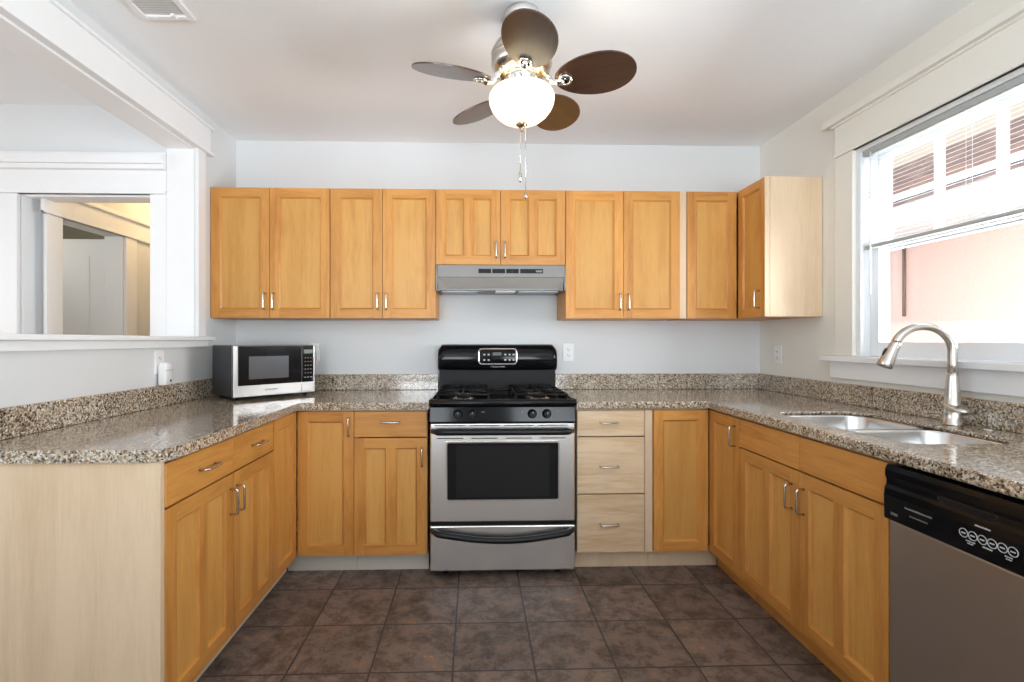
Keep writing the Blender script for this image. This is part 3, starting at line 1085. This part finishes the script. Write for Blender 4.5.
# front control panel, leaning back slightly
cp = MB().hexa([(-0.002, -0.004, 0.811), (RW + 0.002, -0.004, 0.811), (RW + 0.002, 0.06, 0.811), (-0.002, 0.06, 0.811),
                (-0.002, 0.006, 0.893), (RW + 0.002, 0.006, 0.893), (RW + 0.002, 0.06, 0.893), (-0.002, 0.06, 0.893)]).build('control_panel', 'enamel', rg, bevel=0.005)
for kx in (-0.232, -0.158, 0.152, 0.228):
    xk = RW / 2 + kx
    kn = MB().lathe([(0.024, 0), (0.024, 0.005), (0.0205, 0.010), (0.0185, 0.028), (0.016, 0.031)], (xk, 0.0008, 0.855), 24, 0, 'Y').build('knob', 'plastic', rg)
    MB().box(xk - 0.0045, xk + 0.0045, -0.040, -0.028, 0.837, 0.873).build('knob_grip', 'plastic', kn, bevel=0.002)
    MB().box(xk - 0.001, xk + 0.001, -0.0408, -0.0398, 0.858, 0.871).build('pointer', 'mark', kn)
for mx_ in (-0.288, -0.103, 0.098, 0.281):
    mk = MB()
    for i in range(2):
        mk.box(RW / 2 + mx_ + i * 0.010 - 0.008, RW / 2 + mx_ + i * 0.010 - 0.002, -0.0012, 0.0025, 0.862, 0.867)
    mk.build('burner_mark', 'greymark', cp)
# cooktop with a rounded front lip
ck = MB()
prof = [(-0.008, 0.894), (-0.020, 0.900), (-0.025, 0.912), (-0.022, 0.924), (-0.012, 0.931), (0.004, 0.932), (0.03, 0.926), (0.045, 0.916), (0.585, 0.916), (0.590, 0.93), (0.60, 0.93), (0.60, 0.894)]
ck.loft([[(x, y_, z) for y_, z in prof] for x in (-0.002, RW + 0.002)], 0, True, True, True)
ck.box(-0.002, 0.014, 0.03, 0.60, 0.915, 0.932)
ck.box(RW - 0.014, RW + 0.002, 0.03, 0.60, 0.915, 0.932)
cook = ck.build('cooktop', 'enamel', rg, bevel=0.002)
for bx in (0.17, RW - 0.17):
    for by in (0.17, 0.44):
        bu = MB().lathe([(0.062, 0.9165), (0.058, 0.920), (0.045, 0.921), (0.042, 0.930), (0.036, 0.931)], (bx, by, 0), 28).build('burner', 'nickel', rg)
        MB().lathe([(0.044, 0.931), (0.046, 0.934), (0.042, 0.938), (0.0, 0.939)], (bx, by, 0), 28, 0, 'Z', True, False).build('burner_cap', 'matblack', bu)
for gx in (0.17, RW - 0.17):
    gm = MB()
    z0, z1 = 0.940, 0.953
    hw = 0.135
    for yy in (0.052, 0.300, 0.312, 0.560):
        gm.tube([(gx - hw, yy, 0.949), (gx + hw, yy, 0.949)], 0.0055, 8)
    for xx in (-hw, hw):
        gm.tube([(gx + xx, 0.052, 0.949), (gx + xx, 0.560, 0.949)], 0.0055, 8)
        for yy in (0.058, 0.305, 0.554):
            gm.tube([(gx + xx, yy, 0.918), (gx + xx, yy, 0.949)], 0.006, 8)
    for by in (0.17, 0.44):
        for ang in range(4):
            a = ang * PI / 2
            dx, dy = math.cos(a), math.sin(a)
            L_ = hw if abs(dx) > 0.5 else 0.125
            gm.tube([(gx + dx * 0.026, by + dy * 0.026, 0.957), (gx + dx * 0.07, by + dy * 0.07, 0.956), (gx + dx * L_, by + dy * L_, 0.949)], 0.0052, 8)
        for ang in (45, 135, 225, 315):
            a = math.radians(ang)
            gm.tube([(gx + math.cos(a) * 0.05, by + math.sin(a) * 0.05, 0.956), (gx + math.cos(a) * 0.125, by + math.sin(a) * 0.125, 0.951)], 0.0042, 8)
    gm.build('grate', 'matblack', rg)
# backguard: recessed riser and bowed console with rounded top corners
MB().box(0.006, RW - 0.006, 0.605, 0.655, 0.895, 1.07).build('riser', 'matblack', rg)
bg = MB()
secs = []
for k, (zz, yy) in enumerate(((1.045, 0.600), (1.050, 0.580), (1.075, 0.562), (1.12, 0.556), (1.165, 0.562), (1.195, 0.578), (1.208, 0.600), (1.210, 0.625))):
    secs.append((zz, yy))
n = 32
cols = []
for i in range(n + 1):
    u = i / n
    x = RW * u
    e_ = min(x, RW - x)
    rr_ = 0.028
    top = 1.210 - (rr_ - math.sqrt(max(0, rr_ ** 2 - max(0, rr_ - e_) ** 2)) if e_ < rr_ else 0)
    col = []
    for zz, yy in secs:
        f = (zz - 1.045) / 0.165
        col.append((x, yy + 0.012 * (abs(u - 0.5) * 2) ** 2, 1.045 + f * (top - 1.045)))
    col.append((x, 0.656, top))
    col.append((x, 0.656, 1.045))
    cols.append(col)
bg.loft(cols, 0, True, True, True)
bgo = bg.build('backguard', 'enamel', rg)
cyy = 0.5545
di = MB()
O = rrect(RW / 2 - 0.123, RW / 2 + 0.123, 1.083, 1.186, 0.022, 5)
I = rrect(RW / 2 - 0.116, RW / 2 + 0.116, 1.090, 1.179, 0.017, 5)
def bgy(x, z):
    pts = secs
    for (za, ya_), (zb, yb_) in zip(pts, pts[1:]):
        if za <= z <= zb:
            yv = ya_ + (yb_ - ya_) * (z - za) / (zb - za)
            return yv + 0.012 * (abs(x / RW - 0.5) * 2) ** 2
    return 0.58
def on(pts, d):
    return [(x, bgy(x, z) - d, z) for x, z in pts]
di.loft([on(O, -0.001), on(O, 0.004), on(I, 0.004), on(I, -0.001)], 0, False, False, False)
disp = di.build('display_frame', 'steel', bgo)
for bx in (-0.085, -0.058, 0.048, 0.075, 0.100):
    for bz in (1.112, 1.146):
        x = RW / 2 + bx
        yy = bgy(x, bz)
        MB().box(x - 0.006, x + 0.006, yy - 0.0022, yy + 0.001, bz - 0.005, bz + 0.005).build('console_button', 'mark', bgo)
yy = bgy(RW / 2, 1.150)
MB().box(RW / 2 - 0.032, RW / 2 + 0.022, yy - 0.003, yy + 0.002, 1.140, 1.160).build('clock_display', 'lcd', bgo)
yy = bgy(RW / 2, 1.068)
text_mesh('brand_text', 'FRIGIDAIRE', 0.012, 'mark', bgo, (RW / 2, yy - 0.0045, 1.071), (PI / 2 - 0.25, 0, 0), 0.088)

# ------------------------------------------------------------------ range hood
hd = thing('range_hood', 'slim stainless steel range hood under the short cabinets above the stove', 'range hood', (-0.2285, 2.873, 1.53))
HW = 0.768
def hp_(mb, name, mat, par=None, **k):
    return mb.build(name, mat, par or hd, **k)
HDp = D - 2.873 - 0.004
sh = MB()
sh.box(0.010, HW - 0.010, 0.0, HDp, 0.078, 0.1515)             # top shell with the control strip
sh.box(0, 0.010, 0.0, HDp, 0.0, 0.1515)
sh.box(HW - 0.010, HW, 0.0, HDp, 0.0, 0.1515)
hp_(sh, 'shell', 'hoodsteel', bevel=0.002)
sl = MB()
a = [(0.010, 0.003, 0.078), (HW - 0.010, 0.003, 0.078), (HW - 0.062, 0.036, 0.014), (0.062, 0.036, 0.014)]
A = [sl.v(p) for p in a]
sl.face(A)
B = [sl.v(p) for p in ((0.010, 0.003, 0.0), (0.010, 0.036, 0.0))]
Cc = [sl.v(p) for p in ((HW - 0.010, 0.003, 0.0), (HW - 0.010, 0.036, 0.0))]
sl.face([A[0], A[3], B[1], B[0]])
sl.face([A[1], Cc[0], Cc[1], A[2]])
hp_(sl, 'visor', 'visorsteel')
pn = MB()
pn.box(0.010, HW - 0.010, 0.036, HDp, 0.006, 0.016)
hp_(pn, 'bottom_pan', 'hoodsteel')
for xa, xb in ((0.03, 0.245), (0.50, HW - 0.03)):
    hp_(MB().box(xa, xb, 0.095, HDp - 0.02, 0.001, 0.006), 'grease_filter', 'filter')
hp_(MB().box(0.355, 0.475, 0.060, 0.16, -0.002, 0.006), 'light_lens', 'lens', bevel=0.003)
ctl = MB()
for xa, xb in ((0.250, 0.325), (0.332, 0.408), (0.415, 0.488), (0.497, 0.633)):
    ctl.box(xa, xb, -0.0015, 0.002, 0.102, 0.128)
hp_(ctl, 'vent_slots', 'matblack')
hp_(MB().box(0.448, 0.455, -0.006, 0.0, 0.106, 0.124), 'switch', 'plastic')
hp_(MB().box(0.590, 0.628, -0.0022, -0.0012, 0.108, 0.120), 'rating_plate', 'greymark')

# ------------------------------------------------------------------ microwave
mw = thing('microwave', 'black and stainless countertop microwave angled in the left corner', 'microwave', (-1.283, 2.612, 0.9148), math.radians(45.5))
MW, MD, MH, m0 = 0.458, 0.300, 0.278, 0.016
MB().box(0, MW, 0.012, MD, m0, MH + m0).build('case', 'mwcase', mw, bevel=0.006)
ff = MB()
ff.box(0, MW, -0.018, 0.012, m0, MH + m0)
ff.build('front_frame', 'mwsteel', mw, bevel=0.004)
mdr = MB().box(0.024, 0.372, -0.023, -0.016, m0 + 0.062, MH + m0 - 0.004).build('door', 'ovenglass', mw, bevel=0.002)
MB().box(0.078, 0.295, -0.0242, -0.0228, m0 + 0.095, MH + m0 - 0.060).build('door_window', 'mwglass', mdr)
cpn = MB().box(0.375, MW - 0.012, -0.023, -0.016, m0 + 0.062, MH + m0 - 0.004).build('control_panel', 'ovenglass', mw, bevel=0.002)
kb = MB()
for r in range(5):
    for c in range(3):
        kb.box(0.390 + c * 0.017, 0.400 + c * 0.017, -0.0236, -0.0228, m0 + 0.112 + r * 0.022, m0 + 0.118 + r * 0.022)
kb.build('keypad', M['cable'], cpn)
kb = MB()
for c in range(3):
    kb.box(0.387 + c * 0.019, 0.399 + c * 0.019, -0.0236, -0.0228, m0 + 0.088, m0 + 0.092)
kb.build('key_marks', 'mark', cpn)
MB().box(0.385, 0.440, -0.0240, -0.0228, MH + m0 - 0.050, MH + m0 - 0.026).build('clock_display', 'lcd', cpn)
MB().box(0.374, MW - 0.006, -0.0215, -0.016, m0 + 0.010, m0 + 0.056).build('door_button', 'mwsteel', mw, bevel=0.002)
mk = MB()
xx = 0.165
for wd_ in (6, 4, 7, 5, 4, 6, 5, 7, 4, 6):
    mk.box(xx, xx + wd_ * 0.001, -0.0186, -0.0178, m0 + 0.030, m0 + 0.038)
    xx += wd_ * 0.001 + 0.0016
mk.build('logo', 'greymark', mw)
for fx in (0.04, MW - 0.04):
    for fy in (0.03, MD - 0.03):
        MB().lathe([(0.012, 0), (0.014, m0 + 0.001)], (fx, fy, 0), 14).build('foot', 'plastic', mw)

# ------------------------------------------------------------------ dishwasher
dwh = thing('dishwasher', 'stainless dishwasher with a black control panel at the end of the sink run', 'dishwasher', (XRF - 0.004, 1.431, 0), -PI / 2)
WW = 0.600
MB().box(0.003, WW - 0.003, 0.045, 0.58, 0.10, 0.868).build('body', 'plastic', dwh)
MB().box(0.003, WW - 0.003, 0.0, 0.043, 0.112, 0.698).build('door', 'steelz', dwh, bevel=0.004)
MB().box(0.003, WW - 0.003, 0.07, 0.09, 0, 0.10).build('kick_plate', 'plastic', dwh)
pf = [(-0.010, 0.701), (-0.0165, 0.706), (-0.0175, 0.775), (-0.0155, 0.795), (-0.010, 0.806), (-0.0095, 0.820), (-0.014, 0.832), (-0.014, 0.850), (-0.008, 0.864), (0.043, 0.866), (0.043, 0.701)]
cpd = MB().loft([[(x, y_, z) for y_, z in pf] for x in (0.002, WW - 0.002)], 0, False, True, True).build('control_panel', 'enamel', dwh, bevel=0.002)
MB().prism([(0.165, 0.812), (0.18, 0.802), (0.24, 0.796), (0.30, 0.802), (0.315, 0.812), (0.315, 0.822), (0.165, 0.822)], -0.012, -0.003, 'Y').build('latch_handle', 'plastic', cpd, bevel=0.003)
for k in range(6):
    bx = 0.242 + k * 0.0226
    b_ = MB()
    b_.tube([(bx + 0.0105 * math.cos(2 * PI * i / 20), -0.0175, 0.752 + 0.0105 * math.sin(2 * PI * i / 20)) for i in range(20)], 0.0011, 6, closed=True)
    b_.box(bx - 0.005, bx + 0.005, -0.0188, -0.0172, 0.7505, 0.7535)
    b_.build('button', 'mark', cpd)
def marks(mb, x0, x1, z, h_, y, seed):
    rnd = random.Random(seed)
    x = x0
    while x < x1:
        w_ = rnd.uniform(0.0015, 0.0038)
        mb.box(x, min(x + w_, x1), y - 0.0006, y + 0.0006, z - h_ / 2, z + h_ / 2 * rnd.choice((0.6, 1.0)))
        x += w_ + 0.0010
for grp in (((0.270, 0.306, 0.782, 0.004, 1),), ((0.248, 0.270, 0.736, 0.003, 2), (0.252, 0.266, 0.7305, 0.003, 3)),
            ((0.288, 0.310, 0.736, 0.004, 4),), ((0.338, 0.354, 0.736, 0.003, 5), (0.340, 0.352, 0.7305, 0.003, 6))):
    mk = MB()
    for x0_, x1_, z_, h_, sd_ in grp:
        marks(mk, x0_, x1_, z_, h_, -0.0176, sd_)
    mk.build('button_text', 'mark', cpd)
mk = MB()
marks(mk, 0.075, 0.157, 0.757, 0.005, -0.0178, 8)
marks(mk, 0.090, 0.145, 0.738, 0.003, -0.0176, 9)
marks(mk, 0.028, 0.050, 0.726, 0.008, -0.0174, 10)
mk.build('logo', 'greymark', cpd)

# ------------------------------------------------------------------ ceiling fan
FCX, FCY = 0.186, 1.925
fn = thing('ceiling_fan', 'five-blade ceiling fan with a lit frosted bowl and dark oval blades', 'ceiling fan', (FCX, FCY, H))
def fz(z): return z - H
MB().lathe([(0.070, -0.0005), (0.070, -0.014), (0.063, -0.036), (0.045, -0.058), (0.02, -0.062)], seg=36).build('canopy', 'chrome', fn)
MB().lathe([(0.016, -0.055), (0.016, fz(2.41))], seg=16).build('downrod', 'chrome', fn)
mo = MB()
mo.lathe([(0.03, fz(2.42)), (0.075, fz(2.415)), (0.110, fz(2.395)), (0.120, fz(2.375)), (0.120, fz(2.365)), (0.116, fz(2.36)), (0.120, fz(2.355)), (0.120, fz(2.345)), (0.116, fz(2.34)),
          (0.120, fz(2.335)), (0.120, fz(2.325)), (0.112, fz(2.305)), (0.085, fz(2.285)), (0.05, fz(2.280))], seg=40)
mo.build('motor_housing', 'nickel', fn)
MB().lathe([(0.062, fz(2.283)), (0.066, fz(2.262)), (0.055, fz(2.250)), (0.058, fz(2.238)), (0.072, fz(2.230)), (0.074, fz(2.222)), (0.05, fz(2.221))], seg=32).build('light_fitter', 'chrome', fn)
R_TIP, BZ = 0.437, 2.246
for k in range(5):
    a = math.radians(197.5 - 72 * k)
    rot = Matrix.Rotation(a, 4, 'Z') @ Matrix.Translation((0, 0, fz(BZ))) @ Matrix.Rotation(math.radians(-17), 4, 'X')
    ol = []
    c0, sl_ = 0.284, 0.153
    for i in range(40):
        t_ = 2 * PI * i / 40
        cx_ = math.cos(t_)
        wv = 0.098 * (1 + 0.10 * cx_)
        ol.append((c0 + sl_ * cx_, wv * math.sin(t_)))
    mb = MB()
    mb.prism(ol, -0.003, 0.003, 'Z')
    bl = mb.build('blade', 'blade', fn)
    bl.data.transform(Matrix.Identity(4))
    bl.matrix_local = rot
    ir = MB()
    ir.tube([(0.085, 0, 0.052), (0.105, 0, 0.020), (0.125, 0, -0.006), (0.150, 0, -0.010), (0.168, 0, -0.008)], [0.011, 0.011, 0.012, 0.014, 0.009], 10)
    ir.tube([(0.172 + 0.022 * math.cos(t_), 0.022 * math.sin(t_), -0.0075) for t_ in [2 * PI * i / 20 for i in range(20)]], 0.0055, 8, closed=True)
    ir.lathe([(0.009, -0.010), (0.009, -0.003)], (0.172, 0, 0), 12)
    io = ir.build('blade_arm', 'chrome', fn)
    io.matrix_local = rot
bw = MB()
prof = [(0.110, 2.220), (0.121, 2.214), (0.128, 2.203), (0.130, 2.190), (0.127, 2.172), (0.118, 2.151), (0.103, 2.131), (0.083, 2.114), (0.058, 2.101), (0.030, 2.094), (0.008, 2.092)]
inn = [(r - 0.004, z + 0.004) for r, z in reversed(prof) if r > 0.02]
bw.lathe([(r, fz(z)) for r, z in prof + [(0.008, 2.096)] + inn + [(0.106, 2.220)]], seg=48, cap0=False, cap1=False)
bowl = bw.build('lamp_bowl', 'bowl', fn)
MB().lathe([(0.0, fz(2.097)), (0.022, fz(2.092)), (0.023, fz(2.088)), (0.012, fz(2.080)), (0.006, fz(2.072)), (0.007, fz(2.066)), (0.004, fz(2.062)), (0.0, fz(2.061))], seg=24, cap0=False, cap1=False).build('finial', 'bronze', fn)
def chain(x, y_, z0, z1, fob):
    mb = MB()
    mb.tube([(x, y_, fz(z0)), (x, y_, fz(z1))], 0.0012, 6)
    z = z0
    while z > z1:
        mb.lathe([(0.0, -0.0018), (0.0018, 0), (0.0, 0.0018)], (x, y_, fz(z)), 6, cap0=False, cap1=False)
        z -= 0.0075
    o = mb.build('pull_chain', 'chrome', fn)
    f = MB()
    f.lathe([(0.002, fob), (0.0055, fob - 0.010), (0.0075, fob * 0.45), (0.006, 0.006), (0.002, 0)], (x, y_, fz(z1 - fob)), 14)
    f.build('pull_fob', 'nickel', o)
chain(-0.006, -0.004, 2.063, 1.905, 0.045)
chain(0.012, -0.030, 2.100, 1.815, 0.028)
lt = light('fan_lamp', 'POINT', (FCX + 0.01, FCY - 0.060, 2.213), (0, 0, 0), 6, (1.0, 0.90, 0.74), 0.028)

# ------------------------------------------------------------------ ceiling vent
vt = thing('ceiling_vent', 'white rectangular register on the ceiling at the upper left', 'vent', (-1.225, 1.82, H))
vm_ = MB()
vx, vy, bw_ = 0.106, 0.175, 0.026
vm_.box(-vx, -vx + bw_, -vy, vy, -0.010, -0.0005)
vm_.box(vx - bw_, vx, -vy, vy, -0.010, -0.0005)
vm_.box(-vx + bw_, vx - bw_, -vy, -vy + bw_, -0.010, -0.0005)
vm_.box(-vx + bw_, vx - bw_, vy - bw_, vy, -0.010, -0.0005)
vm_.build('frame', 'white', vt, bevel=0.003)
MB().box(-vx + bw_, vx - bw_, -vy + bw_, vy - bw_, -0.0025, -0.0005).build('duct_opening', 'ventback', vt)
lm = MB()
yv = -vy + bw_ + 0.008
while yv < vy - bw_ - 0.004:
    s_ = 0.0072 if yv > 0 else -0.0072
    lm.hexa([(-vx + bw_, yv - s_, -0.0065), (vx - bw_, yv - s_, -0.0065), (vx - bw_, yv - s_ + 0.0015, -0.0065), (-vx + bw_, yv - s_ + 0.0015, -0.0065),
             (-vx + bw_, yv + s_, -0.003), (vx - bw_, yv + s_, -0.003), (vx - bw_, yv + s_ + 0.0015, -0.003), (-vx + bw_, yv + s_ + 0.0015, -0.003)])
    yv += 0.014
lm.build('louvers', 'white', vt)
MB().box(0.03, 0.044, vy - bw_ - 0.02, vy - bw_ + 0.004, -0.018, -0.009).build('damper_lever', 'white', vt)

# ------------------------------------------------------------------ outlets
def outlet(label, loc, rz, name='wall_outlet', sockets=True):
    t = thing(name, label, 'outlet', loc, rz, 'white wall outlets')
    MB().box(-0.036, 0.036, -0.006, -0.0003, -0.058, 0.058).build('cover_plate', 'white', t, bevel=0.003)
    for zz in (0.020, -0.020):
        s = MB().prism(rrect(-0.017, 0.017, zz - 0.0145, zz + 0.0145, 0.012, 4), -0.0075, -0.006, 'Y').build('socket', 'white', t)
        q = MB()
        q.box(-0.0075, -0.0055, -0.0081, -0.0074, zz - 0.003, zz + 0.006)
        q.box(0.0055, 0.0075, -0.0081, -0.0074, zz - 0.003, zz + 0.006)
        q.lathe([(0.0025, 0), (0.0025, 0.0006)], (0, -0.0075, zz - 0.008), 10, 0, 'Y')
        q.build('slots', 'slot', s)
    return t
outlet('white wall outlet on the left wall behind a plug-in device', (XL, 2.425, 1.130), PI / 2)
outlet('white wall outlet on the back wall partly behind the microwave', (-1.045, D, 1.160), 0)
outlet('white wall outlet on the back wall just right of the stove backguard', (0.617, D, 1.157), 0)
outlet('white wall outlet on the right wall below the end wall cabinet', (XR, 3.00, 1.146), -PI / 2)
# plug-in device on the left wall
pd = thing('air_freshener', 'white upright plug-in device on the left wall outlet', 'plug-in device', (XL + 0.009, 2.428, 1.018), PI / 2)
ring = []
for z, k, dd_ in ((0.0, 0.92, 0.036), (0.004, 1.0, 0.040), (0.085, 1.0, 0.042), (0.100, 0.92, 0.040), (0.108, 0.80, 0.036), (0.110, 0.7, 0.030)):
    ring.append([(x, y_ - dd_ / 2, z) for x, y_ in rrect(-0.029 * k, 0.029 * k, -dd_ / 2, dd_ / 2 - 0.0, 0.012, 5)])
MB().loft(ring).build('shell', 'white', pd)
MB().box(-0.028, 0.030, -0.0424, -0.040, 0.071, 0.073).build('seam', 'greymark', pd)
MB().lathe([(0.006, 0), (0.006, 0.002), (0.004, 0.003)], (0.010, -0.0405, 0.020), 12, 0, 'Y').build('indicator', 'slot', pd)
# plug at the outlet beside the microwave
pg = thing('power_plug', 'white plug in the outlet beside the microwave', 'plug', (-1.035, D - 0.009, 1.170), 0)
MB().prism(rrect(-0.028, 0.028, -0.012, 0.040, 0.012, 4), -0.034, 0, 'Y').build('plug_body', 'white', pg, bevel=0.003)
MB().tube([(0.018, -0.020, -0.010), (0.020, -0.020, -0.05), (0.012, -0.016, -0.10), (-0.02, -0.016, -0.14)], 0.004, 8).build('cord', 'white', pg)

# ------------------------------------------------------------------ window blind
bl = thing('window_blind', 'white slatted blind half lowered over the kitchen window', 'blind', (XR + 0.026, 1.795, 2.16))
by0, by1 = WY0 + 0.030 - 1.795, WY1 - 0.030 - 1.795
MB().box(-0.018, 0.018, by0, by1, -0.022, 0.0035).build('head_rail', 'blindrail', bl, bevel=0.002)
sm = MB()
zs = -0.036
pitch = 0.0185
nsl = 0
tilt = math.radians(22)
while zs > -0.455:
    r0 = []
    for i in range(5):
        u = (i / 4 - 0.5) * 0.0245
        arc = 0.0016 * (1 - (2 * i / 4 - 1) ** 2)
        r0.append((u * math.cos(tilt), u * math.sin(tilt) + arc))
    bot = [(x, z - 0.0005) for x, z in reversed(r0)]
    ring = r0 + bot
    sm.loft([[(x, by0 + 0.004, zs + z) for x, z in ring], [(x, by1 - 0.004, zs + z) for x, z in ring]], 0, False, True, True)
    zs -= pitch
sm.build('slats', 'blind', bl)
MB().box(-0.013, 0.013, by0 + 0.002, by1 - 0.002, -0.478, -0.462).build('bottom_rail', 'blindrail', bl, bevel=0.003)
cd = MB()
for yy in (by1 - 0.075, (by0 + by1) / 2 + 0.05, by0 + 0.12):
    for xx in (-0.0128, 0.0128):
        cd.tube([(xx, yy, -0.02), (xx, yy, -0.465)], 0.0007, 5)
cd.build('ladder_cords', 'blind', bl)
MB().tube([(-0.020, by1 - 0.050, -0.015), (-0.021, by1 - 0.050, -0.70)], 0.0032, 8).build('tilt_wand', 'blind', bl)
